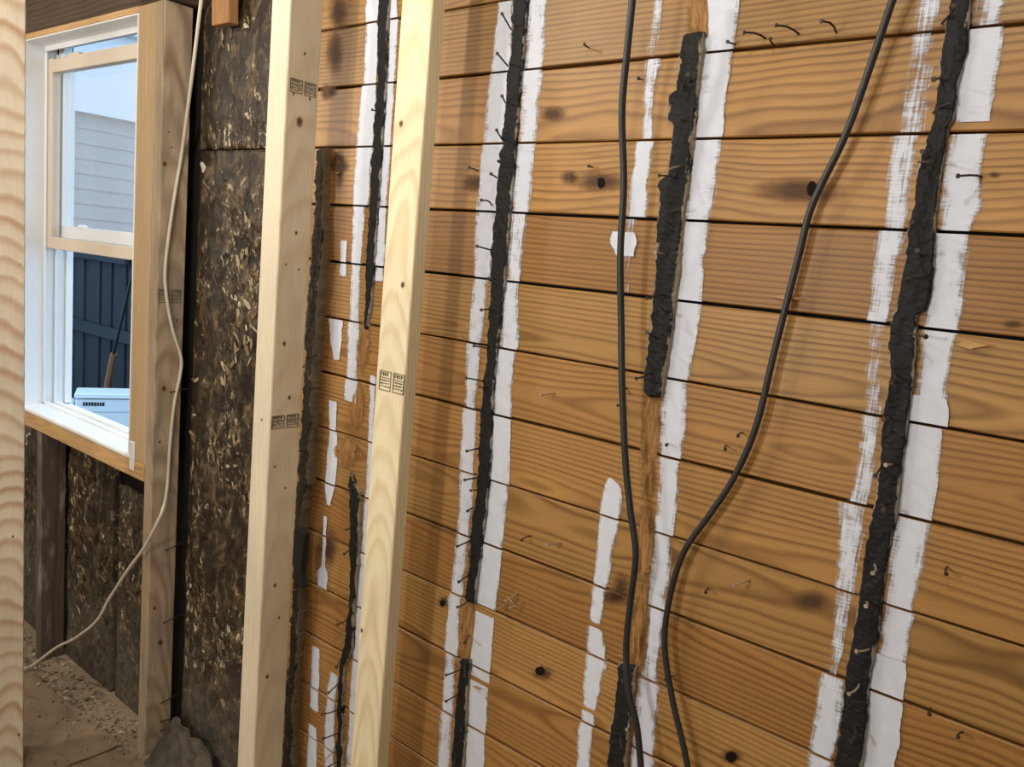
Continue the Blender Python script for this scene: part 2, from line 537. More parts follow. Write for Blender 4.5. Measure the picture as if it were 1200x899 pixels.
# ---- the planks: seams measured on the wall plane, upwards and downwards a regular course
SEAM = [2.2237, 2.0826, 1.9394, 1.7999, 1.6591, 1.5180, 1.3749, 1.2313, 1.0880, 0.9451, 0.8011, 0.6573]
zs = [SEAM[0] + 0.1425 * k for k in (3, 2, 1)] + SEAM
while zs[-1] > 0.16:
    zs.append(zs[-1] - 0.1435)
zs.append(0.0)
GAP = [0.0052, 0.0045, 0.0040, 0.0036, 0.0066, 0.0040, 0.0056, 0.0058, 0.0042, 0.0056, 0.0040, 0.0054, 0.0042, 0.0048, 0.0040, 0.0044, 0.0044, 0.0044, 0.0044, 0.0044]
SEEDS = [0.35, 0.62, 0.18, 0.885, 0.42, 0.07, 0.73, 0.268, 0.55, 0.93, 0.318, 0.81, 0.13, 0.68, 0.47, 0.22, 0.77, 0.05, 0.59, 0.9]
plank_y = []
for i in range(len(zs) - 1):
    zt, zb = zs[i] - GAP[i] / 2, zs[i + 1] + GAP[i + 1] / 2
    if zb > ZC or zt - zb < 0.02:
        continue
    zt = min(zt, ZC - 0.002)
    dy = random.uniform(-0.0012, 0.0014)
    plank_y.append((zs[i], zs[i + 1], YW + dy))
    x0 = -1.93 if zs[i] > 2.0 else -1.80
    bm = bmesh.new()
    n = 60
    rows = []
    for k in range(n + 1):
        x = x0 + (XR - 0.02 - x0) * k / n
        jt = nz(x * 5, i * 3.1) * 0.0011
        jb = nz(x * 5, i * 3.1 + 50) * 0.0011
        yw = YW + dy + nz(x * 1.3, i * 1.7, 9) * 0.0012
        c = 0.0022
        pr = [(yw + c, zb + jb), (yw, zb + jb + c), (yw, (zb + zt) / 2), (yw, zt + jt - c), (yw + c, zt + jt), (1.346, zt + jt), (1.346, zb + jb)]
        rows.append([bm.verts.new((x, q[0], q[1])) for q in pr])
    for a, b in zip(rows, rows[1:]):
        for q in range(7):
            bm.faces.new((a[q], a[(q + 1) % 7], b[(q + 1) % 7], b[q]))
    bm.faces.new(rows[0])
    bm.faces.new(rows[-1])
    mk('plank', bm, M['plank'], wall, (-0.8, YW, (zt + zb) / 2), seed=SEEDS[i % len(SEEDS)])


def face_y(z):
    for a, b, y in plank_y:
        if b <= z <= a:
            return y
    return YW


# ---- white paint left along the old stud lines; every streak follows its planks and breaks at their seams
def streak(rows, den=1.0, name='paint_streak'):
    bm = bmesh.new()
    lc = bm.verts.layers.float.new('cov')
    ld = bm.verts.layers.float.new('den')
    cols = [(-0.16, 0.0), (0.04, 0.55), (0.25, 0.92), (0.5, 1.0), (0.75, 0.92), (0.96, 0.55), (1.16, 0.0)]
    Lp = [P(l, v, YW) for v, l, r in rows]
    Rp = [P(r, v, YW) for v, l, r in rows]
    sd = random.uniform(0, 100)

    def at(pl, z):
        if z >= pl[0].z:
            a, b = pl[0], pl[1]
        elif z <= pl[-1].z:
            a, b = pl[-2], pl[-1]
        else:
            a, b = next((a, b) for a, b in zip(pl, pl[1:]) if b.z <= z <= a.z)
        return a.x + (b.x - a.x) * (z - a.z) / (b.z - a.z)

    zt = (Lp[0].z + Rp[0].z) / 2
    zb = (Lp[-1].z + Rp[-1].z) / 2
    for a, b, y in plank_y:
        if a < zb or b > zt:
            continue
        t, e = min(a - 0.0024, zt), max(b + 0.0024, zb)
        if abs(a - zt) < 0.014:
            t = a - 0.0024
        if abs(b - zb) < 0.014:
            e = b + 0.0024
        if t - e < 0.016:
            continue
        n = max(3, int((t - e) / 0.005))
        prev = None
        sh = nz(sd + 7, a * 9.3) * 0.0022
        for i in range(n + 1):
            z = t + (e - t) * i / n
            l = at(Lp, z) + nz(sd, z * 34) * 0.0022 + nz(sd, z * 110) * 0.0011 + sh
            r = at(Rp, z) + nz(sd + 31, z * 34) * 0.0022 + nz(sd + 31, z * 110) * 0.0011 + sh
            row = []
            soft = 0.35 if (i == 0 and t == zt) or (i == n and e == zb) else 1.0
            for q, cv in cols:
                w = bm.verts.new((l + (r - l) * q, y - (0.0034 if name == 'paint_blob' else 0.0020), z))
                w[lc] = cv * soft
                w[ld] = den + nz(sd + 3, z * 9) * 0.14
                row.append(w)
            if prev:
                for c in range(len(cols) - 1):
                    bm.faces.new((prev[c], prev[c + 1], row[c + 1], row[c]))
            prev = row
    return mk(name, bm, M['paint'], wall)


# right-hand stud line
streak([(-8, 1145, 1181), (30, 1140, 1174)], 0.72)
streak([(33, 1138, 1172), (60, 1135, 1169), (100, 1128, 1162), (143, 1127, 1157)], 1.12)
streak([(155, 1119, 1154), (200, 1112, 1148), (240, 1106, 1147), (267, 1106, 1135)], 1.02)
streak([(273, 1099, 1134), (300, 1097, 1131), (340, 1093, 1128), (385, 1086, 1122), (400, 1083, 1115), (432, 1082, 1108), (470, 1077, 1106)], 0.98)
streak([(465, 1073, 1104), (480, 1068, 1106), (497, 1070, 1104)], 1.35, 'paint_blob')
streak([(497, 1067, 1100), (550, 1060, 1096), (600, 1055, 1088)], 1.2)
streak([(605, 1054, 1088), (640, 1048, 1084), (700, 1042, 1072), (772, 1030, 1060)], 0.95)
streak([(770, 1026, 1057), (815, 1020, 1053), (860, 1018, 1050), (910, 1011, 1042)], 1.4)
streak([(-8, 1073, 1108), (40, 1066, 1100), (100, 1057, 1095), (155, 1048, 1088)], 0.62)
streak([(157, 1046, 1078), (200, 1040, 1072), (262, 1036, 1064)], 0.72)
streak([(268, 1030, 1060), (330, 1022, 1048), (374, 1016, 1042)], 0.82)
streak([(378, 1015, 1040), (450, 1011, 1036), (484, 1010, 1032)], 0.58)
streak([(486, 1009, 1032), (540, 1004, 1028), (590, 992, 1018)], 0.66)
streak([(592, 984, 1018), (650, 981, 1010), (694, 977, 1004)], 0.74)
streak([(696, 976, 1003), (750, 975, 992), (787, 966, 986)], 0.62)
streak([(790, 962, 988), (850, 953, 984), (910, 945, 972)], 0.86)
# middle stud line
streak([(-8, 834, 864), (60, 829, 856)], 1.15)
streak([(63, 828, 855), (110, 823, 848), (162, 817, 843)], 1.2)
streak([(165, 813, 843), (220, 808, 838), (256, 806, 830)], 1.0)
streak([(262, 802, 829), (300, 798, 823), (345, 796, 820)], 1.08)
streak([(358, 792, 818), (400, 788, 812), (445, 782, 805)], 1.08)
streak([(450, 780, 804), (500, 778, 802), (530, 776, 797)], 1.0)
streak([(540, 775, 795), (600, 772, 792), (630, 767, 788)], 0.95)
streak([(630, 768, 788), (660, 764, 784), (710, 760, 780)], 0.92)
streak([(713, 757, 779), (770, 755, 773), (795, 752, 773)], 0.80)
streak([(797, 750, 773), (840, 747, 768), (910, 741, 763)], 0.98)
streak([(-8, 766, 780), (20, 763, 778), (62, 757, 776)], 0.55)
streak([(68, 757, 779), (100, 756, 768), (156, 754, 766)], 0.74)
streak([(167, 749, 764), (220, 741, 757), (255, 738, 756)], 1.02)
streak([(262, 733, 750), (300, 732, 744), (344, 730, 740)], 0.5)
streak([(272, 722, 742), (284, 719, 744), (300, 726, 741)], 1.3, 'paint_blob')
streak([(560, 714, 718), (570, 712, 727), (585, 708, 728), (600, 706, 726), (640, 702, 717), (680, 698, 711)], 1.02)
streak([(685, 695, 710), (722, 691, 706), (731, 691, 704)], 0.85)
streak([(735, 690, 704), (765, 690, 708), (778, 688, 709), (800, 686, 703), (830, 685, 697)], 1.0)
streak([(834, 683, 698), (860, 679, 694), (910, 676, 690)], 0.95)
# third stud line
streak([(-8, 620, 642), (80, 615, 635)], 0.85)
streak([(86, 614, 635), (165, 609, 629)], 0.88)
streak([(168, 608, 628), (250, 602, 620)], 0.90)
streak([(252, 601, 618), (330, 594, 610)], 0.8)
streak([(335, 592, 609), (412, 588, 606)], 0.88)
streak([(412, 587, 603), (440, 582, 599), (488, 581, 598)], 1.0)
streak([(490, 580, 597), (565, 575, 595)], 1.2)
streak([(568, 574, 594), (640, 567, 586)], 1.1)
streak([(643, 566, 586), (716, 561, 578)], 1.25)
streak([(720, 560, 577), (795, 552, 571)], 1.3)
streak([(800, 552, 570), (870, 549, 566), (910, 546, 565)], 1.2)
streak([(-8, 586, 601), (85, 578, 597)], 0.98)
streak([(88, 577, 596), (166, 570, 590)], 1.05)
streak([(169, 569, 588), (246, 562, 584)], 1.1)
streak([(248, 561, 580), (326, 557, 574)], 0.95)
streak([(328, 556, 572), (402, 549, 565)], 0.86)
streak([(405, 548, 563), (480, 545, 558)], 0.88)
streak([(483, 544, 558), (552, 540, 555)], 0.98)
streak([(555, 540, 555), (625, 536, 551)], 0.85)
streak([(628, 535, 550), (697, 528, 541)], 0.86)
streak([(700, 527, 540), (770, 523, 535)], 0.98)
streak([(772, 522, 534), (910, 513, 528)], 0.84)
# fourth stud line, partly behind the flat stud
streak([(-8, 432, 445), (96, 428, 440)], 1.05)
streak([(101, 427, 440), (170, 421, 437)], 1.1)
streak([(173, 420, 436), (241, 416, 430)], 1.1)
streak([(243, 416, 428), (310, 413, 424)], 0.95)
streak([(313, 412, 423), (378, 410, 421)], 0.82)
streak([(381, 409, 421), (444, 407, 419)], 0.9)
streak([(446, 407, 419), (471, 406, 419)], 1.1)
streak([(-8, 459, 467), (100, 455, 463), (240, 446, 454), (330, 440, 450)], 0.9)
streak([(440, 435, 441), (560, 430, 438), (700, 419, 427), (800, 412, 420), (910, 406, 414)], 0.85)
streak([(282, 401, 407), (324, 399, 405)], 1.05)
streak([(378, 388, 400), (400, 389, 399), (422, 392, 397)], 1.15)
streak([(470, 388, 395), (500, 388, 394), (540, 384, 394), (570, 382, 391), (592, 384, 387)], 1.15)
streak([(605, 380, 383), (664, 378, 381), (670, 373, 383), (696, 375, 382)], 1.15)
streak([(758, 367, 375), (832, 365, 373)], 1.05)
streak([(850, 363, 372), (910, 361, 370)], 1.1)
streak([(788, 387, 397), (830, 383, 393), (910, 381, 391)], 0.95)


# ---- torn raw wood, knots and soot marks on the planks
def patch(name, cu, cv, hu, hv, mat, bumpy=0.0, lift=0.0014, lean=0.0, n=14):
    bm = bmesh.new()
    lc = bm.verts.layers.float.new('cov')
    g = []
    sd = random.uniform(0, 99)
    for i in range(n + 1):
        row = []
        for j in range(n + 1):
            s, t = i / n * 2 - 1, j / n * 2 - 1
            p = P(cu + s * hu + t * lean, cv + t * hv, YW)
            rr = math.sqrt(s * s + t * t)
            h = bumpy * max(0, 1 - rr) * (0.6 + nz(sd + p.x * 160, p.z * 25))
            p.y = face_y(p.z) - lift - max(0, h)
            w = bm.verts.new(p)
            w[lc] = max(0.0, 1 - rr)
            row.append(w)
        g.append(row)
    for i in range(n):
        for j in range(n):
            bm.faces.new((g[i][j], g[i + 1][j], g[i + 1][j + 1], g[i][j + 1]))
    return mk(name, bm, mat, wall)


for a in [(763, 505, 15, 55, 6e-3, -2), (760, 560, 11, 30, 6e-3, 0), (757, 635, 14, 60, 8e-3, -3), (750, 735, 15, 70, 8e-3, -4), (549, 738, 10, 52, 5e-3, -2),
          (427, 405, 9, 36, 6e-3, -2), (420, 478, 10, 34, 6e-3, -2), (405, 530, 20, 24, 4e-3, 0), (822, 20, 18, 34, 5e-3, 2)]:
    patch('torn_wood', a[0], a[1], a[2], a[3], M['raw'], a[4], 0.0010, a[5])
for a in [(703, 213, 42, 16), (938, 224, 70, 22), (858, 887, 18, 13), (637, 790, 18, 11), (648, 134, 22, 12), (668, 208, 14, 12), (1165, 205, 10, 5), (398, 195, 16, 12),
          (520, 706, 9, 9), (389, 107, 9, 10), (951, 705, 34, 18), (1188, 380, 20, 8)]:
    patch('knot', a[0], a[1], a[2], a[3], M['knot'], 0.0, 0.0005)
for a in [(396, 14, 16, 30), (392, 62, 14, 34), (560, 215, 26, 14), (385, 640, 16, 30), (728, 690, 16, 26), (383, 108, 10, 14), (395, 192, 14, 16), (398, 200, 9, 30), (820, 30, 20, 30), (716, 700, 18, 14)]:
    patch('sooty_mark', a[0], a[1], a[2], a[3], M['knot'], 0.0, 0.0004)
for u, v, hu, hv in [(705, 214, 5, 7), (952, 221, 6, 10), (857, 887, 7, 6), (633, 786, 6, 5), (519, 707, 3, 4)]:
    bm = bmesh.new()
    p = [P(u + hu * math.cos(q * math.tau / 10) * random.uniform(0.8, 1.1), v + hv * math.sin(q * math.tau / 10) * random.uniform(0.8, 1.1), YW) for q in range(10)]
    for q in p:
        q.y = face_y(q.z) - 0.0016
    top = [bm.verts.new(q) for q in p]
    bot = [bm.verts.new((q.x, q.y + 0.003, q.z)) for q in p]
    bm.faces.new(top)
    for q in range(10):
        bm.faces.new((top[q], top[(q + 1) % 10], bot[(q + 1) % 10], bot[q]))
    mk('knot_hole', bm, M['hole'], wall)


# ---- nails
def nail_mesh(name, L, r, bend, mat, head=True):
    bm = bmesh.new()
    pts = [Vector((0, 0.006, 0)), Vector((0, -L * 0.35, 0)), Vector((bend * 0.25, -L * 0.7, -abs(bend) * 0.1)), Vector((bend, -L, -abs(bend) * 0.35))]
    tube(bm, pts, r, 7)
    if head:
        d = (pts[-1] - pts[-2]).normalized()
        tube(bm, [pts[-1] - d * 0.0006, pts[-1] + d * 0.0012], r * 2.1, 9)
    bmesh.ops.recalc_face_normals(bm, faces=bm.faces)
    me = bpy.data.meshes.new(name)
    bm.to_mesh(me)
    bm.free()
    me.materials.append(mat)
    return me


NAIL = [nail_mesh('nail', 0.052, 0.0017, 0.0, M['nail']), nail_mesh('nail_bent', 0.050, 0.0017, -0.012, M['nail']),
        nail_mesh('nail_short', 0.028, 0.0015, 0.004, M['nail']), nail_mesh('nail_bare', 0.036, 0.0016, -0.008, M['nail_bare'])]


def nail(u, v, parent, kind=0, Y=None, rz=0.0, rx=0.0):
    y = face_y(P(u, v, YW).z) if Y is None else Y
    p = P(u, v, y)
    o = bpy.data.objects.new('nail', NAIL[kind])
    COL.objects.link(o)
    o.parent = parent
    o.location = p - world_loc(parent)
    o.rotation_euler = (rx, random.uniform(-0.3, 0.3), rz)
    o['seed'] = random.random()
    return o


for u, v, kd in [(690, 56, 2), (752, 93, 2), (694, 196, 2), (650, 461, 3), (851, 522, 2), (870, 507, 2), (657, 636, 3), (878, 680, 3), (606, 695, 3), (622, 628, 2), (980, 38, 1),
                 (906, 52, 2), (862, 52, 2), (936, 40, 1), (897, 45, 1), (1150, 207, 1), (594, 708, 3), (613, 705, 3), (735, 455, 2), (728, 475, 2), (560, 200, 2), (830, 690, 2),
                 (790, 792, 2), (783, 520, 2), (1110, 664, 2), (1128, 858, 2), (1090, 830, 2)]:
    nail(u, v, wall, kd, rz=random.uniform(-0.25, 0.25), rx=random.uniform(-0.2, 0.2))


# ------------------------------------------------------------------ black tar strips
def strip(name, rows, mat, label, h=0.014, rough=0.006, nails=(), group=None, step=3.2, ragged=2.0):
    """an irregular proud strip: rows of (v, left, right) measured on the wall"""
    v0, v1 = rows[0][0], rows[-1][0]
    n = int((v1 - v0) / step)
    sd = random.uniform(0, 100)
    cols = [0.0, 0.02, 0.10, 0.22, 0.36, 0.5, 0.64, 0.78, 0.90, 0.98, 1.0]
    bm = bmesh.new()
    le = bm.verts.layers.float.new('edge')
    g = []
    for i in range(n + 1):
        v = v0 + (v1 - v0) * i / n
        l, r = lerp_rows(rows, v)
        l += (nz(sd, v * 0.09) * 1.6 + nz(sd, v * 0.35) * 0.9) * ragged * 0.7
        r += (nz(sd + 9, v * 0.09) * 1.3 + nz(sd + 9, v * 0.35) * 0.8) * ragged * 0.5
        pl, pr = P(l, v, YW - h), P(r, v, YW)
        row = []
        end = 0.55 if i in (0, n) else 1.0
        for k, t in enumerate(cols):
            p = pl.lerp(pr, t)
            if k in (0, len(cols) - 1):
                p.y = 1.3225
            else:
                e = 0.75 if k in (1, len(cols) - 2) else 1.0
                q = nz(sd + p.x * 42, p.z * 11)
                ledge = (math.floor(q * 4) / 4) * 0.45 + 0.16 * nz(sd + p.x * 260, p.z * 190) + 0.12 * nz(sd + p.x * 90, p.z * 60)
                hh = h * e * end + rough * ledge + (rough * 0.35 * nz(sd + 3, p.z * 240, k * 7.7) if e < 1 else 0)
                p.y = YW - max(0.003, hh)
            w = bm.verts.new(p)
            w[le] = 1.0 if k in (0, 1, len(cols) - 2, len(cols) - 1) else (0.6 if k in (2, len(cols) - 3) else 0.0)
            row.append(w)
        g.append(row)
    for a, b in zip(g, g[1:]):
        for k in range(len(cols) - 1):
            bm.faces.new((a[k], a[k + 1], b[k + 1], b[k]))
        bm.faces.new((a[0], b[0], b[-1], a[-1]))
    bm.faces.new(g[0])
    bm.faces.new(g[-1])
    base = (g[-1][0].co + g[-1][-1].co) / 2
    root = empty(name, base, label, 'strip', group)
    mk('tar_body', bm, mat, root, base)
    for q in nails:
        u, v, kd = q[:3]
        nail(u, v, root, kd, YW - h * 0.5, rz=random.uniform(-0.1, 0.75), rx=random.uniform(-0.3, 0.2))
    return root


strip('tar_strip', [(-12, 1114, 1142), (0, 1113, 1140), (30, 1107, 1138), (60, 1102, 1136), (100, 1098, 1125), (140, 1093, 1120), (150, 1090, 1113), (170, 1082, 1110),
                    (200, 1073, 1106), (240, 1070, 1100), (262, 1064, 1098), (300, 1060, 1098), (340, 1053, 1094), (364, 1048, 1088), (368, 1044, 1076), (400, 1040, 1076),
                    (440, 1042, 1073), (475, 1036, 1068), (500, 1032, 1066), (540, 1030, 1060), (580, 1026, 1056), (600, 1021, 1054), (650, 1012, 1042), (700, 1006, 1036),
                    (750, 997, 1030), (800, 988, 1020), (850, 983, 1018), (899, 976, 1012), (915, 974, 1010)], M['tar'],
      'thick black tar strip running full height at the right between broad white paint bands', 0.013, 0.008,
      [(1106, 25, 1), (1102, 95, 1), (1086, 185, 1), (1078, 190, 0), (1066, 262, 1), (1060, 330, 2), (1046, 437, 1), (1039, 488, 1), (1034, 545, 0), (1030, 590, 1),
       (1024, 660, 3), (1014, 705, 3), (1020, 760, 3), (1008, 800, 3), (1000, 848, 1), (1062, 390, 0), (1096, 130, 2), (1080, 300, 0), (1046, 545, 3)])
strip('tar_strip', [(38, 798, 828), (65, 795, 827), (90, 793, 824), (106, 790, 822), (112, 781, 821), (140, 780, 819), (146, 788, 818), (160, 785, 817), (205, 781, 811),
                    (212, 769, 811), (240, 770, 806), (280, 766, 802), (320, 766, 800), (350, 762, 795), (400, 758, 789), (440, 752, 783), (458, 751, 780), (466, 757, 778)],
      M['tar_flaky'], 'lumpy black tar strip between the two hanging black cables, broken off halfway down', 0.016, 0.011,
      [(806, 96, 1), (800, 105, 0), (800, 195, 3), (795, 210, 1), (786, 250, 0), (780, 300, 3), (778, 345, 1), (772, 398, 0), (764, 436, 1), (770, 360, 0)])
strip('tar_strip', [(779, 722, 748), (800, 722, 747), (850, 714, 742), (899, 710, 737), (915, 708, 735)], M['tar_flaky'],
      'short black tar strip at the bottom behind the left black cable', 0.015, 0.008, [(735, 845, 3), (728, 860, 0), (740, 790, 1)])
strip('tar_strip', [(-12, 601, 622), (0, 600, 621), (50, 598, 617), (85, 594, 614), (165, 587, 608), (210, 582, 604), (250, 578, 600), (290, 574, 597), (330, 574, 594),
                    (385, 570, 588), (440, 567, 582), (480, 562, 580), (550, 559, 578), (590, 555, 573), (640, 550, 567), (700, 545, 560), (706, 546, 559)], M['tar'],
      'long narrow black tar strip bristling with nails just right of the flat stud', 0.010, 0.006,
      [(598, 33, 0), (594, 76, 0), (592, 120, 0), (588, 163, 0), (584, 190, 2), (582, 208, 0), (576, 240, 1), (580, 270, 2), (575, 293, 0), (576, 330, 2), (574, 362, 0),
       (572, 408, 0), (569, 448, 1), (567, 455, 0), (563, 480, 2), (562, 525, 0), (558, 560, 0), (560, 575, 2), (554, 595, 0), (553, 633, 0), (551, 645, 2), (552, 672, 0), (549, 702, 1)])
strip('tar_strip', [(772, 538, 554), (830, 533, 550), (899, 527, 547), (915, 525, 545)], M['tar_flaky'],
      'short black tar strip under the torn wood just right of the flat stud', 0.012, 0.005, [(549, 745, 0), (545, 776, 0), (542, 783, 1), (540, 812, 0), (535, 885, 0), (541, 850, 2)])
strip('tar_strip', [(-12, 444, 459), (0, 444, 459), (30, 441, 457), (60, 441, 456), (110, 440, 455), (170, 435, 451), (240, 431, 446), (310, 428, 441), (360, 427, 437), (386, 425, 432)],
      M['tar'], 'smooth black tar strip hanging between the doubled stud and the flat stud', 0.010, 0.005, [(430, 345, 2), (441, 130, 2), (436, 260, 2)])
strip('tar_strip', [(553, 408, 414), (566, 409, 418), (575, 408, 424), (640, 409, 424), (700, 409, 420), (760, 402, 416), (780, 397, 408), (830, 394, 405), (899, 394, 406), (915, 393, 405)],
      M['tar_flaky'], 'thin frayed black tar strip low down beside the left edge of the flat stud', 0.014, 0.006,
      [(416, 618, 0), (416, 640, 0), (414, 700, 0), (410, 722, 1), (406, 745, 3), (402, 768, 0), (398, 800, 0), (395, 832, 1), (394, 860, 0), (392, 880, 3), (395, 893, 0)])
st = strip('tar_strip', [(174, 370, 388), (200, 369, 387), (300, 364, 386), (380, 356, 380), (450, 355, 376), (480, 353, 374), (520, 350, 372), (560, 348, 370), (580, 346, 366), (600, 344, 362),
                         (640, 343, 360), (700, 341, 360), (750, 339, 358), (800, 335, 353), (899, 328, 350), (915, 327, 349)], M['crust'],
           'thick crusted black and tan strip along the right edge of the doubled stud', 0.026, 0.011, [(372, 415, 0), (365, 530, 0), (350, 690, 3)], ragged=2.2)
# a black rubber flap folded over that strip
bm = bmesh.new()
pf = [(340, 622), (352, 618), (358, 626), (354, 650), (352, 672), (356, 688), (352, 690), (346, 674), (341, 656), (339, 640)]
f0 = [bm.verts.new(P(u, v, 1.270)) for u, v in pf]
f1 = [bm.verts.new(P(u, v, 1.270) + Vector((0.004, 0.012, 0))) for u, v in pf]
bm.faces.new(f0)
bm.faces.new(f1[::-1])
for q in range(len(pf)):
    bm.faces.new((f0[q], f0[(q + 1) % len(pf)], f1[(q + 1) % len(pf)], f1[q]))
bmesh.ops.bevel(bm, geom=list(bm.edges), offset=0.0015, segments=1, affect='EDGES')
tag(mk('rubber_flap', bm, M['rubber'], None, P(348, 655, 1.275)), 'small folded black rubber flap stuck on the crusted strip low beside the doubled stud', 'flap')


# splinters standing off the planks
def sliver(u, v, L, w, rz, mat, out=0.012):
    c = P(u, v, YW)
    y = face_y(c.z)
    bm = bmesh.new()
    a = Vector((math.cos(rz), 0, math.sin(rz)))
    b = Vector((-math.sin(rz), 0, math.cos(rz)))
    for s in (0, 1):
        pass
    p = [c - a * L / 2, c - a * L * 0.1 + b * w / 2, c + a * L / 2, c - a * L * 0.05 - b * w / 2]
    ys = [y - 0.0005, y - out * 0.5, y - out, y - out * 0.4]
    f = [bm.verts.new((q.x, yy - 0.002, q.z)) for q, yy in zip(p, ys)]
    k = [bm.verts.new((q.x, min(yy + 0.001, y + 0.001), q.z)) for q, yy in zip(p, ys)]
    bm.faces.new(f)
    bm.faces.new(k[::-1])
    for q in range(4):
        bm.faces.new((f[q], f[(q + 1) % 4], k[(q + 1) % 4], k[q]))
    return mk('splinter', bm, mat, wall)


sliver(925, 349, 0.055, 0.008, 0.03, M['chip'], 0.016)
sliver(1140, 404, 0.045, 0.012, 0.12, M['chip'], 0.02)
sliver(1186, 380, 0.050, 0.012, -0.08, M['knot'], 0.015)
sliver(996, 13, 0.035, 0.008, -0.05, M['knot'], 0.012)
sliver(763, 668, 0.040, 0.006, 0.55, M['chip'], 0.02)
sliver(732, 768, 0.040, 0.005, 0.35, M['chip'], 0.015)
sliver(562, 805, 0.040, 0.007, 0.3, M['chip'], 0.012)
sliver(600, 703, 0.030, 0.005, -0.2, M['chip'], 0.01)
sliver(398, 203, 0.030, 0.004, 0.05, M['chip'], 0.006)

# ------------------------------------------------------------------ the studs
def stud(name, b, mat, label, seed, group=None, stamps=(), knots=(), bev=0.004):
    x0, x1, y0, y1, z0, z1 = b
    base = Vector(((x0 + x1) / 2, (y0 + y1) / 2, z0))
    root = empty(name, base, label, 'stud', group)
    bm = bmesh.new()
    n = 24
    rows = []
    c = bev
    for i in range(n + 1):
        z = z0 + (z1 - z0) * i / n
        ww = 0.0010 * nz(seed * 9, z * 1.1)
        pr = [(x0 + c, y0), (x1 - c, y0), (x1 - c * 0.3, y0 + c * 0.3), (x1, y0 + c), (x1, y1 - c), (x1 - c, y1), (x0 + c, y1), (x0, y1 - c), (x0, y0 + c), (x0 + c * 0.3, y0 + c * 0.3)]
        rows.append([bm.verts.new((px + ww, py, z)) for px, py in pr])
    for a, d in zip(rows, rows[1:]):
        for q in range(10):
            bm.faces.new((a[q], a[(q + 1) % 10], d[(q + 1) % 10], d[q]))
    bm.faces.new(rows[0])
    bm.faces.new(rows[-1])
    mk('timber', bm, mat, root, base, seed=seed)

    def on(u, v, face):
        if face == 'front':
            p = P(u, v, y0)
            return Vector((p.x, y0 - 0.0012, p.z)), Vector((1, 0, 0))
        r = ray(u, v)
        k = x1 / r.x
        return Vector((x1 + 0.0012, k, r.z * k + EYE)), Vector((0, 1, 0))

    for face, u, v, w, h in stamps:          # frames and rows of illegible small print
        c0, ax = on(u, v, face)
        nrm = Vector((0, -1, 0)) if face == 'front' else Vector((1, 0, 0))
        bm = bmesh.new()
        rnd = random.Random(int(u * 7 + v))

        def bar(a0, a1, h0, h1):
            q = [c0 + ax * aa + Vector((0, 0, hh)) for aa, hh in ((a0, h0), (a1, h0), (a1, h1), (a0, h1))]
            f = [bm.verts.new(p) for p in q]
            g = [bm.verts.new(p - nrm * 0.0016) for p in q]
            bm.faces.new(f)
            for s in range(4):
                bm.faces.new((f[s], f[(s + 1) % 4], g[(s + 1) % 4], g[s]))

        t = 0.0011
        for s0, s1 in ((-w / 2, -0.03 * w), (0.06 * w, w / 2)):
            bar(s0, s1, h / 2 - t, h / 2)
            bar(s0, s1, h * 0.16 - t, h * 0.16)
            bar(s0, s1, -h / 2, -h / 2 + t)
            bar(s0, s0 + t, -h / 2, h / 2)
            bar(s1 - t, s1, -h / 2, h / 2)
            a = s0 + 0.004
            while a < s1 - 0.006:
                lw = rnd.uniform(0.0028, 0.0042)
                bar(a, a + t, h * 0.23, h * 0.42)
                bar(a, a + lw, h * 0.42 - t, h * 0.42)
                if rnd.random() < 0.6:
                    bar(a + lw - t, a + lw, h * 0.30, h * 0.42)
                if rnd.random() < 0.6:
                    bar(a, a + lw, h * 0.31, h * 0.31 + t)
                a += lw + 0.003
            for hh in (0.02, -0.14, -0.30):
                a = s0 + 0.003
                while a < s1 - 0.005:
                    lw = rnd.uniform(0.0015, 0.005)
                    bar(a, a + lw, h * hh, h * hh + t * 1.1)
                    if rnd.random() < 0.5:
                        bar(a, a + t, h * hh - 0.002, h * hh + 0.001)
                    a += lw + 0.0016
        mk('grade_stamp', bm, M['ink'], root, base)
    for face, u, v, r in knots:
        c0, ax = on(u, v, face)
        nrm = Vector((0, -1, 0)) if face == 'front' else Vector((1, 0, 0))
        bm = bmesh.new()
        lc = bm.verts.layers.float.new('cov')
        ctr = bm.verts.new(c0 - nrm * 0.0006)
        ctr[lc] = 1.0
        ring0 = []
        for q in range(14):
            a = q * math.tau / 14
            w = bm.verts.new(c0 - nrm * 0.0008 + (ax * math.cos(a) + Vector((0, 0, 1.25 * math.sin(a)))) * r)
            w[lc] = 0.0
            ring0.append(w)
        for q in range(14):
            bm.faces.new((ctr, ring0[q], ring0[(q + 1) % 14]))
        mk('knot', bm, M['knot'], root, base)
    return root


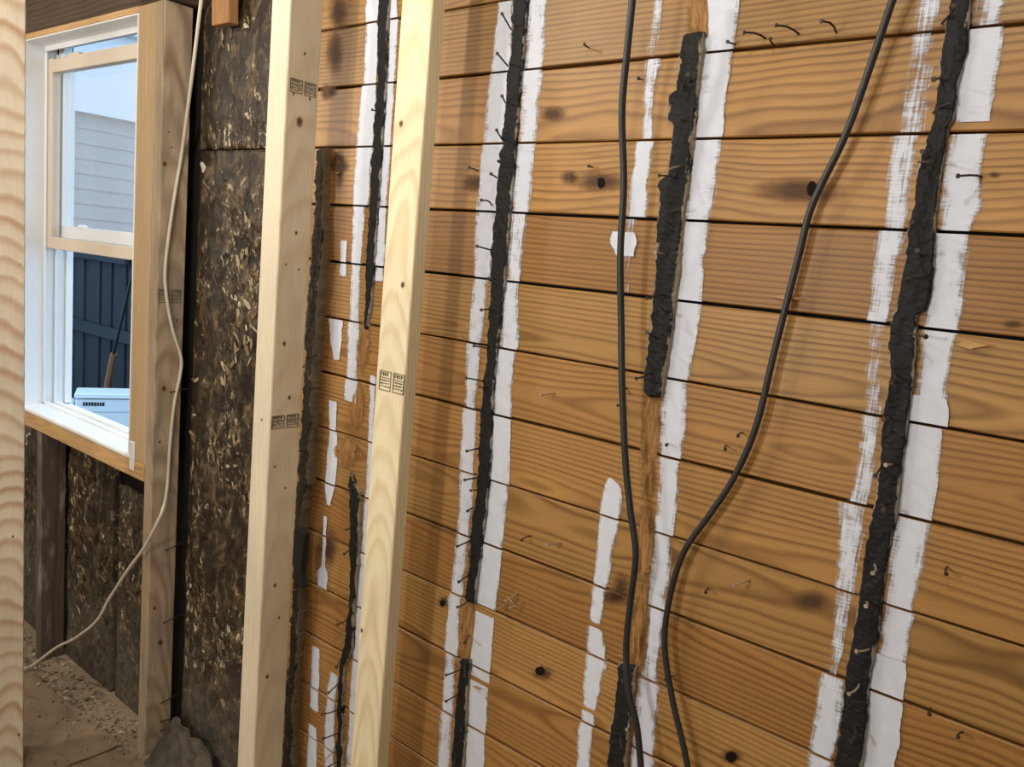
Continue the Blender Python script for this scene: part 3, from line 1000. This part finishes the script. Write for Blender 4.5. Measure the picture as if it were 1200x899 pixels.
stud('wall_stud', (-1.6870, -1.6165, 1.127, 1.2165, 0, ZC), M['stud'], 'pale wide doubled-looking stud standing left of the planks, inked stamp on its right face', 0.232,
     stamps=[('right', 334, 494, 0.076, 0.032), ('right', 355, 103, 0.070, 0.030)],
     knots=[('right', 351, 143, 0.013), ('right', 357, 63, 0.004), ('right', 344, 110, 0.004), ('right', 363, 116, 0.004), ('right', 347, 273, 0.006), ('right', 333, 403, 0.007),
            ('right', 335, 310, 0.004), ('right', 350, 316, 0.004), ('right', 313, 793, 0.007), ('right', 322, 686, 0.006), ('right', 327, 724, 0.005), ('right', 322, 547, 0.004),
            ('right', 334, 572, 0.004), ('right', 339, 466, 0.007), ('front', 307, 492, 0.005)])
stud('wall_stud', (-1.3030, -1.2140, 1.170, 1.2080, 0, ZC), M['stud_flat'], 'bright yellow pine stud turned flat in front of the planks, stamp at mid height', 0.617,
     stamps=[('front', 459, 448, 0.076, 0.042)],
     knots=[('front', 470, 145, 0.009), ('front', 472, 334, 0.008), ('front', 424, 739, 0.007)])
stud('wall_stud', (-2.6600, -2.5250, 0.842, 0.930, 0, ZC), M['stud_bold'], 'nearest stud with bold wavy grain at the left edge of the photo', 0.39,
     knots=[('right', 23, 310, 0.003), ('right', 15, 629, 0.005), ('right', 22, 861, 0.006)])
s1 = stud('wall_stud', (-2.4060, -2.3580, 1.227, 1.3165, 0, 2.343), M['stud_window'], 'greyish brown stud at the right side of the window with a white cable on it', 0.51,
          stamps=[('right', 199, 347, 0.070, 0.040)],
          knots=[('right', 193, 192, 0.010), ('right', 198, 155, 0.005), ('right', 201, 173, 0.005), ('right', 192, 455, 0.011), ('right', 188, 753, 0.012), ('right', 181, 713, 0.008),
                 ('right', 204, 117, 0.004), ('right', 187, 518, 0.006), ('right', 207, 375, 0.004)])
for u, v in [(199, 812), (198, 838), (196, 843), (196, 866), (203, 634), (200, 718), (212, 455)]:
    r = ray(u, v)
    p = Vector((-2.358, 1.318, r.z / r.y * 1.318 + EYE))
    o = bpy.data.objects.new('nail', NAIL[0])
    COL.objects.link(o)
    o.parent = s1
    o.location = Vector((-2.350, 1.325, p.z)) - world_loc(s1)
    o.rotation_euler = (random.uniform(-0.2, 0.2), 0, 0.1)
    o['seed'] = random.random()
stud('old_stud', (-3.2250, -3.1800, 1.227, 1.3165, 0, 0.912), M['old'], 'dark mouldy old stud under the left part of the window', 0.27)
stud('jack_stud', (-2.4560, -2.4070, 1.229, 1.3165, 0.970, 2.343), M['trim'], 'yellow stained jack stud between the window jamb and the grey brown stud', 0.71, bev=0.002)

# ------------------------------------------------------------------ the window
win = empty('window_1', (-2.935, 1.32, WZ0), 'white double-hung window with its lower sash pushed up', kind='structure')
bx('jamb_board', (-2.5090, -2.4570, 1.228, 1.345, 0.970, 2.343), M['trim'], win, 0.002, (-2.48, 1.23, 0.97), 0.13)
bx('jamb_lining', (-2.5200, -2.5092, 1.230, 1.400, 0.985, 2.325), M['white'], win, 0.001)
bx('jamb_board', (-3.4100, -3.3600, 1.232, 1.345, 0.90, 2.343), M['white'], win, 0.002)
bx('head_board', (-3.4100, -2.5092, 1.228, 1.345, 2.326, 2.3440), M['trim_x'], win, 0.001, (-2.9, 1.23, 2.33), 0.44)
bx('head_lining', (-3.3600, -2.5200, 1.232, 1.300, 2.3215, 2.3260), M['white'], win)
bx('window_head', (-3.3600, -2.5200, 1.300, 1.306, 2.303, 2.3260), M['white'], win, 0.001)
bm = bmesh.new()                                   # sill board with a gentle outward slope and a rounded nose
pr = [(1.222, 0.970), (1.219, 0.974), (1.219, 0.981), (1.223, 0.985), (1.300, 0.987), (1.300, 0.968)]
a = [bm.verts.new((-3.385, y, z)) for y, z in pr]
b = [bm.verts.new((-2.4900, y, z)) for y, z in pr]
for q in range(6):
    bm.faces.new((a[q], a[(q + 1) % 6], b[(q + 1) % 6], b[q]))
bm.faces.new(a)
bm.faces.new(b[::-1])
mk('sill', bm, M['sill'], win)
bm = bmesh.new()
for y0, y1, zz in ((1.300, 1.322, 0.9930), (1.322, 1.336, 0.9850), (1.336, 1.352, 0.9960), (1.352, 1.400, 0.9800)):
    box(bm, -3.36, -2.52, y0, y1, 0.965, zz, 0.0015)
mk('sill_track', bm, M['sill'], win)
bx('apron', (-3.3900, -2.4060, 1.224, 1.300, 0.915, 0.9690), M['trim_x'], win, 0.002, (-2.9, 1.22, 0.93), 0.83)
bx('plaster_dab', (-2.4950, -2.4650, 1.222, 1.2285, 0.935, 1.030), M['sill'], win, 0.003)
bm = bmesh.new()                                   # left-hand tracks, stepped
for y0, y1, xx in ((1.300, 1.306, -3.345), (1.306, 1.337, -3.357), (1.337, 1.345, -3.342), (1.345, 1.376, -3.355), (1.376, 1.400, -3.340)):
    box(bm, -3.36, xx, y0, y1, 0.985, 2.30, 0.001)
mk('side_track', bm, M['white'], win)
bm = bmesh.new()
for y0, y1, xx in ((1.300, 1.306, -2.533), (1.337, 1.345, -2.536), (1.376, 1.400, -2.538)):
    box(bm, xx, -2.52, y0, y1, 0.985, 2.30, 0.001)
mk('side_track', bm, M['white'], win)


def sash(name, x0, x1, y0, y1, z0, z1, st, rb, rt, mat, top_prof=None):
    base = Vector(((x0 + x1) / 2, (y0 + y1) / 2, z0))
    s = empty(name, base - world_loc(win))
    s.parent = win
    bx('stile', (x0, x0 + st, y0, y1, z0, z1), mat, s, 0.002)
    bx('stile', (x1 - st, x1, y0, y1, z0, z1), mat, s, 0.002)
    bx('bottom_rail', (x0 + st, x1 - st, y0, y1, z0, z0 + rb), mat, s, 0.002)
    if top_prof is None:
        bx('top_rail', (x0 + st, x1 - st, y0, y1, z1 - rt, z1), mat, s, 0.002)
    else:
        bm = bmesh.new()
        pts = [(x0 + st, z1 - rt), (x1 - st, z1 - rt)] + [(x0 + st + (x1 - x0 - 2 * st) * t, z1 + dz) for t, dz in top_prof]
        f = [bm.verts.new((x, y0, z)) for x, z in pts]
        k = [bm.verts.new((x, y1, z)) for x, z in pts]
        bm.faces.new(f)
        bm.faces.new(k[::-1])
        for q in range(len(pts)):
            bm.faces.new((f[q], f[(q + 1) % len(pts)], k[(q + 1) % len(pts)], k[q]))
        mk('top_rail', bm, mat, s)
    bx('glass_pane', (x0 + st, x1 - st, (y0 + y1) / 2 - 0.002, (y0 + y1) / 2 + 0.002, z0 + rb, z1 - rt), M['glass'], s)
    return s


sash('lower_sash', -3.356, -2.524, 1.3065, 1.3365, 1.590, 2.278, 0.045, 0.043, 0.050, M['warm_lit'],
     [(1.0, 0.0), (0.97, 0.004), (0.93, 0.004), (0.92, -0.004), (0.30, -0.004), (0.29, 0.005), (0.18, 0.005), (0.17, -0.006), (0.0, -0.006)])
us = sash('upper_sash', -3.354, -2.526, 1.3455, 1.3755, 1.633, 2.344, 0.045, 0.046, 0.014, M['white'])
bm = bmesh.new()
tube(bm, [Vector((-3.17 + dx, 1.352, 1.679)) for dx in (0, 0.004, 0.036, 0.04)], 0.010, 10)
mk('sash_latch', bm, M['white'], us, smooth=True)


# ------------------------------------------------------------------ insulation and old framing in the bays
def batt(name, x0, x1, z0, z1, y, label, amp=0.010, seed=1.0, nx=48, bulge=0.012, group=None, flakes=0):
    bm = bmesh.new()
    nzv = max(20, int((z1 - z0) / (x1 - x0) * nx * 0.9))
    nzv = min(nzv, 220)
    g = []
    for i in range(nx + 1):
        row = []
        for j in range(nzv + 1):
            s, t = i / nx, j / nzv
            x, z = x0 + (x1 - x0) * s, z0 + (z1 - z0) * t
            e = min(1.0, 6 * min(s, 1 - s)) * min(1.0, (z1 - z0) * 9 * min(t, 1 - t) + 0.15)
            q = Vector((x * 13 + seed * 7, seed, z * 7))
            d = amp * (0.9 * mnoise.noise(q) + 0.65 * abs(mnoise.noise(q * 2.3)) + 0.5 * mnoise.noise(q * 4.6) + 0.3 * mnoise.noise(q * 9.7))
            row.append(bm.verts.new((x, y - bulge * e - d * (0.3 + 0.7 * e), z)))
        g.append(row)
    for i in range(nx):
        for j in range(nzv):
            bm.faces.new((g[i][j], g[i + 1][j], g[i + 1][j + 1], g[i][j + 1]))
    FRONT = {(i, j): g[i][j].co.y for i in range(nx + 1) for j in range(nzv + 1)}
    rim = [g[i][0] for i in range(nx + 1)] + [g[nx][j] for j in range(1, nzv + 1)] + [g[i][nzv] for i in range(nx - 1, -1, -1)] + [g[0][j] for j in range(nzv - 1, 0, -1)]
    bk = [bm.verts.new((w.co.x, 1.3455, w.co.z)) for w in rim]
    for q in range(len(rim)):
        bm.faces.new((rim[q], bk[q], bk[(q + 1) % len(rim)], rim[(q + 1) % len(rim)]))
    o = mk(name, bm, M['insul'], None, ((x0 + x1) / 2, 1.335, z0), smooth=True)
    o['seed'] = seed
    if flakes:
        rr = random.Random(int(seed * 1000))
        fb = bmesh.new()
        for q in range(flakes):
            for tr in range(40):
                x, z = rr.uniform(x0 + 0.02, x1 - 0.02), rr.uniform(max(z0, 0.25), z1 - 0.03)
                if mnoise.noise(Vector((x * 6 + seed * 5, 0, z * 3.2))) > 0.08:
                    break
            i, j = int((x - x0) / (x1 - x0) * nx), int((z - z0) / (z1 - z0) * nzv)
            yb = FRONT[(i, j)]
            L, wd = 0.007 + 0.034 * rr.random() ** 2, 0.004 + 0.014 * rr.random() ** 2
            a = rr.gauss(1.57, 0.5)
            curl = rr.uniform(0.002, 0.010)
            ca, sa = math.cos(a), math.sin(a)
            pts = []
            for u, w in ((-0.5, 0.5), (-0.1, 0.7), (0.5, 0.3), (0.45, -0.4), (0.0, -0.6), (-0.5, -0.3)):
                u2, w2 = u * L * rr.uniform(0.8, 1.2), w * wd * rr.uniform(0.7, 1.3)
                pts.append((x + u2 * ca - w2 * sa, yb - 0.0015 - curl * (u + 0.5) ** 2, z + u2 * sa + w2 * ca))
            f = [fb.verts.new(p) for p in pts]
            k = [fb.verts.new((p[0], p[1] + 0.002, p[2])) for p in pts]
            fb.faces.new(f)
            fb.faces.new(k[::-1])
            for e in range(6):
                fb.faces.new((f[e], f[(e + 1) % 6], k[(e + 1) % 6], k[e]))
        tag(mk('torn_flakes', fb, M['flake'], o, (x0, y, z0)), kind='stuff')
    return tag(o, label, 'insulation', group)


batt('insulation_batt', -2.305, -1.945, 0.004, 1.938, 1.322, 'tall sooty insulation batt between the window stud and the doubled stud', seed=0.31, flakes=230)
batt('insulation_batt', -2.315, -1.940, 1.943, 2.70, 1.324, 'dark upper insulation batt above the seam beside the orange block', seed=0.77, amp=0.008, flakes=60)
batt('insulation_batt', -1.938, -1.805, 0.004, 1.930, 1.326, 'narrow dark batt hidden behind the doubled stud', seed=0.55, nx=18)
batt('insulation_batt', -3.172, -2.800, 0.004, 0.913, 1.322, 'torn golden brown batt under the middle of the window sill', seed=0.12, amp=0.014, flakes=95)
batt('insulation_batt', -2.765, -2.462, 0.004, 0.800, 1.324, 'dirty brown batt under the right corner of the window sill', seed=0.93, flakes=45)
batt('insulation_batt', -3.60, -3.232, 0.004, 0.913, 1.318, 'brown batt left of the mouldy old stud, under the sill corner', seed=0.45, flakes=45)
# timber over the window and stud, and a wood block
tag(bx('header_beam', (-3.95, -2.330, 1.236, 1.3455, 2.346, 2.66), M['header'], None, 0.003, (-3.1, 1.29, 2.346), 0.3), 'dark sooty timber header above the window', 'beam')
bm = bmesh.new()
v8 = box(bm, -2.185, -2.100, 1.262, 1.292, 2.262, 2.56, 0.002)
for w in bm.verts:
    w.co.x += (2.56 - w.co.z) * 0.06
tag(mk('wood_block', bm, M['block'], None, (-2.13, 1.277, 2.26), seed=0.4), 'orange brown wood block at the top over the upper batt', 'block')

# crumpled grey sheet slumped at the foot of the tall batt
bm = bmesh.new()
n = 26
g = []
for i in range(n + 1):
    row = []
    for j in range(n + 1):
        s, t = i / n, j / n
        x = -2.325 + 0.36 * s
        z = t * (0.02 + 0.15 * math.sin(math.pi * min(1.0, s * 0.9 + 0.1)) ** 0.6 + 0.04 * nz(s * 4, 7.7))
        y = 1.285 - 0.075 * (1 - t) ** 1.6 - 0.02 * math.sin(s * 3.1)
        q = Vector((x * 16, z * 16, 3.3))
        y -= 0.022 * abs(mnoise.noise(q)) + 0.010 * mnoise.noise(q * 2.2)
        row.append(bm.verts.new((x, y, z + 0.003)))
    g.append(row)
for i in range(n):
    for j in range(n):
        bm.faces.new((g[i][j], g[i + 1][j], g[i + 1][j + 1], g[i][j + 1]))
bmesh.ops.solidify(bm, geom=list(bm.faces), thickness=-0.004)
tag(mk('crumpled_sheet', bm, M['scrap'], None, (-2.15, 1.26, 0.0), smooth=True), 'dusty grey crumpled sheet slumped at the foot of the tall batt', 'sheet')

# ------------------------------------------------------------------ floor covering and debris
def paper(name, pts, z, label, seed):
    x0, x1 = min(p[0] for p in pts), max(p[0] for p in pts)
    y0, y1 = min(p[1] for p in pts), max(p[1] for p in pts)
    bm = bmesh.new()
    nx, ny = 90, 60
    g = []
    for i in range(nx + 1):
        row = []
        for j in range(ny + 1):
            x = x0 + (x1 - x0) * i / nx
            y = y0 + (y1 - y0) * (j / ny)
            if j == ny:
                y += 0.006 * nz(x * 6, seed)
            q = Vector((x * 7, y * 7, seed))
            h = 0.010 * abs(mnoise.noise(q)) + 0.004 * abs(mnoise.noise(q * 2.6))
            row.append(bm.verts.new((x, y, z + h)))
        g.append(row)
    for i in range(nx):
        for j in range(ny):
            bm.faces.new((g[i][j], g[i + 1][j], g[i + 1][j + 1], g[i][j + 1]))
    bmesh.ops.solidify(bm, geom=list(bm.faces), thickness=0.0012)
    return tag(mk(name, bm, M['paper'], None, ((x0 + x1) / 2, (y0 + y1) / 2, z), smooth=True, seed=seed), label, 'paper')


paper('floor_paper', [(-3.95, 0.935), (-2.662, 1.178)], 0.002, 'brown paper sheet on the floor under the window', 0.2)
paper('floor_paper', [(-2.520, 0.20), (-1.75, 1.198)], 0.002, 'wrinkled brown paper sheet reaching the foot of the window stud', 0.6)
paper('floor_paper', [(-2.700, 0.935), (-2.450, 1.195)], 0.010, 'overlapping piece of brown paper where the two sheets meet', 0.9)

rnd = random.Random(5)
bm = bmesh.new()
for k in range(620):
    x = rnd.uniform(-3.5, -2.35)
    y = rnd.uniform(1.17, 1.30) if rnd.random() < 0.86 else rnd.uniform(0.95, 1.17)
    z = 0.002 if y > 1.2 else 0.0165
    r = rnd.uniform(0.002, 0.009) * (1.0 if y > 1.17 else 0.6)
    a = rnd.uniform(0, math.tau)
    el = rnd.uniform(0.2, 0.8)
    p = []
    for q in range(5):
        aa = q * math.tau / 5
        dx, dy = r * math.cos(aa), r * el * math.sin(aa) * rnd.uniform(0.7, 1.2)
        p.append((x + dx * math.cos(a) - dy * math.sin(a), y + dx * math.sin(a) + dy * math.cos(a)))
    hz = rnd.uniform(0.0005, 0.0028)
    t = [bm.verts.new((px, py, z + hz + rnd.uniform(0, 0.001))) for px, py in p]
    d = [bm.verts.new((px, py, z - 0.003)) for px, py in p]
    bm.faces.new(t)
    for q in range(5):
        bm.faces.new((t[q], t[(q + 1) % 5], d[(q + 1) % 5], d[q]))


def mat_debris():
    k = NT('floor_debris')
    isl = k.n('ShaderNodeNewGeometry').outputs['Random Per Island']
    c = k.ramp(isl, [(0.0, (0.07, 0.05, 0.035)), (0.25, (0.22, 0.165, 0.115)), (0.7, (0.34, 0.26, 0.18)), (0.93, (0.44, 0.35, 0.25)), (1.0, (0.70, 0.64, 0.54))])
    return k.fin(c, 0.85, 0.2)


tag(mk('floor_debris', bm, mat_debris(), None, (-2.7, 1.24, 0)), 'scattered chips and dust along the foot of the window wall', 'debris', kind='stuff')

# ------------------------------------------------------------------ cables
def cable(name, pts, r, mat, label, origin):
    bm = bmesh.new()
    tube(bm, spline(pts, 8), r, 12)
    return tag(mk(name, bm, mat, None, origin, smooth=True), label, 'cable')


Yc = 1.215
cA = [(742, -30, 1.20), (741, 0, 1.20), (735, 60, 1.205), (729, 130, 1.22), (731, 215, 1.24), (727, 300, 1.25), (728, 380, 1.26), (729, 450, 1.26), (733, 540, 1.262), (739, 600, 1.262),
      (745, 650, 1.262), (739, 705, 1.27), (734, 755, 1.27), (736, 805, 1.262), (746, 850, 1.262), (751, 899, 1.262), (752, 930, 1.262)]
cable('black_cable', [P(*q) for q in cA], 0.0062, M['cable'], 'black cable hanging in front of the planks left of the lumpy tar strip', P(742, -30, 1.20))
cB = [(1060, -35, 1.27), (1046, 0, 1.275), (1019, 80, 1.283), (990, 160, 1.29), (952, 240, 1.296), (936, 300, 1.298), (908, 410, 1.298), (886, 500, 1.298), (860, 560, 1.298), (834, 600, 1.298),
      (800, 650, 1.296), (783, 710, 1.294), (779, 760, 1.292), (788, 820, 1.290), (800, 870, 1.290), (806, 899, 1.290), (812, 930, 1.290)]
cable('black_cable', [P(*q) for q in cB], 0.0056, M['cable'], 'longer curving black cable swinging down from the top right across the planks', P(1060, -35, 1.27))


def onstud(u, v, gap=0.010):
    r = ray(u, v)
    k = (-2.358 + gap) / r.x
    return Vector((-2.358 + gap, k, r.z * k + EYE))


def onfloor(u, v, z=0.021):
    r = ray(u, v)
    return Vector((r.x, r.y, 0)) * ((z - EYE) / r.z) + Vector((0, 0, z))


cW = [P(240, -25, 1.245), P(236, 0, 1.245), P(225, 90, 1.262), onstud(213, 180), onstud(203, 240), onstud(194, 310), onstud(195, 345), onstud(202, 385), onstud(212, 418), onstud(211, 440),
      onstud(204, 475), onstud(199, 525), onstud(196, 570), P(190, 600, 1.215), P(170, 640, 1.200), P(150, 668, 1.195), P(128, 702, 1.195), P(114, 727, 1.195), P(90, 747, 1.195),
      P(68, 758, 1.190), P(50, 771, 1.182), onfloor(38, 780), onfloor(27, 784), onfloor(0, 788)]
cable('white_cable', cW, 0.0052, M['cable_white'], 'off-white cable draped down the window stud to the floor', cW[0])

# ------------------------------------------------------------------ outside the window
out = tag(bx('ground_outside', (-20, 6, 1.45, 20, -0.60, -0.50), M['ground']), kind='structure')
Z_FT = 0.38                    # freezer lid height (the yard lies lower than the room's floor)


def at_z(u, v, z):
    r = ray(u, v)
    return Vector((r.x, r.y, 0)) * ((z - EYE) / r.z)


c0 = at_z(88, 461, Z_FT)
dirv = (at_z(153, 462, Z_FT) - c0).normalized()
side = Vector((-dirv.y, dirv.x, 0))
fr = empty('chest_freezer', (c0.x, c0.y, -0.50), 'white chest freezer standing outside below the window', 'freezer')


def obx(name, a0, a1, s0, s1, z0, z1, mat, parent, bev=0.0):
    bm = bmesh.new()
    box(bm, a0, a1, s0, s1, z0, z1, bev, 2)
    for w in bm.verts:
        w.co = Vector((c0.x, c0.y, 0)) + dirv * w.co.x + side * w.co.y + Vector((0, 0, w.co.z))
    return mk(name, bm, mat, parent)


obx('cabinet', 0.0, 0.95, 0.0, 0.26, -0.50, Z_FT - 0.045, M['freezer'], fr, 0.012)
lid = obx('lid', -0.006, 0.956, -0.012, 0.265, Z_FT - 0.040, Z_FT, M['freezer'], fr, 0.012)
obx('lid_trim', 0.0, 0.95, -0.015, -0.011, Z_FT - 0.032, Z_FT - 0.026, M['white'], lid)
obx('front_groove', 0.0, 0.95, -0.002, 0.002, Z_FT - 0.150, Z_FT - 0.144, M['siding'], fr)
bd = bmesh.new()
rnd = random.Random(3)
a = 0.055
while a < 0.20:
    lw = rnd.uniform(0.012, 0.018)
    box(bd, a, a + lw, -0.004, 0.001, Z_FT - 0.098, Z_FT - 0.070)
    a += lw + 0.005
for w in bd.verts:
    w.co = Vector((c0.x, c0.y, 0)) + dirv * w.co.x + side * w.co.y + Vector((0, 0, w.co.z))
mk('badge', bd, M['badge'], fr)
obx('hinge_cap', -0.09, -0.004, 0.02, 0.14, Z_FT - 0.20, Z_FT - 0.06, M['freezer'], fr, 0.02)

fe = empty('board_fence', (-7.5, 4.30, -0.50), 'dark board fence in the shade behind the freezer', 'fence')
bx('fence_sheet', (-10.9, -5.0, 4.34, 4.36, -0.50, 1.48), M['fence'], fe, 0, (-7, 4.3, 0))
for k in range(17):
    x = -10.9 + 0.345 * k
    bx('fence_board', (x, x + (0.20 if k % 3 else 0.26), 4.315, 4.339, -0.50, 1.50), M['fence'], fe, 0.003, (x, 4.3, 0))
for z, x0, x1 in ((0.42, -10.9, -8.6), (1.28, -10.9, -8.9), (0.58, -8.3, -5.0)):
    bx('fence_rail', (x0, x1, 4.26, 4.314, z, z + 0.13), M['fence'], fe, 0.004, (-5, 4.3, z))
sw = empty('neighbour_wall', (-11.3, 6.5, -0.5), 'grey lap-sided house wall with a white eave seen through the upper sash', 'house wall')
XN = -11.2
zb = 1.70 + 0.1225 * 11.2       # under side of the eave board, from the line seen in the glass
bx('wall_sheet', (XN - 0.15, XN - 0.02, 2.2, 12.0, -0.5, zb + 1.0), M['siding'], sw)
for k in range(9):
    z = zb - 0.19 * (k + 1)
    bm = bmesh.new()
    pr = [(XN - 0.020, z), (XN + 0.000, z), (XN - 0.014, z + 0.195), (XN - 0.020, z + 0.195)]
    a = [bm.verts.new((x, 2.2, q)) for x, q in pr]
    b = [bm.verts.new((x, 12.0, q)) for x, q in pr]
    for q in range(4):
        bm.faces.new((a[q], a[(q + 1) % 4], b[(q + 1) % 4], b[q]))
    bm.faces.new(a)
    bm.faces.new(b[::-1])
    mk('siding_board', bm, M['siding'], sw)
bx('eave_board', (XN - 0.02, XN + 0.10, 2.2, 12.0, zb, zb + 1.05), M['soffit'], sw, 0.004)
bx('gutter', (XN - 0.10, XN + 0.25, 2.2, 12.0, zb + 1.05, zb + 1.18), M['soffit'], sw, 0.01)
bm = bmesh.new()
tube(bm, [P(160, 300, 3.95), P(133, 415, 4.0)], 0.016, 8)
br = empty('broom', P(121, 480, 4.04), 'broom with a dark pole and orange grip leaning on the fence', 'broom')
mk('pole', bm, M['badge'], br)
bm = bmesh.new()
tube(bm, [P(133, 415, 4.0), P(126, 450, 4.02), P(119, 495, 4.04)], 0.035, 8)
mk('grip', bm, M['handle'], br)
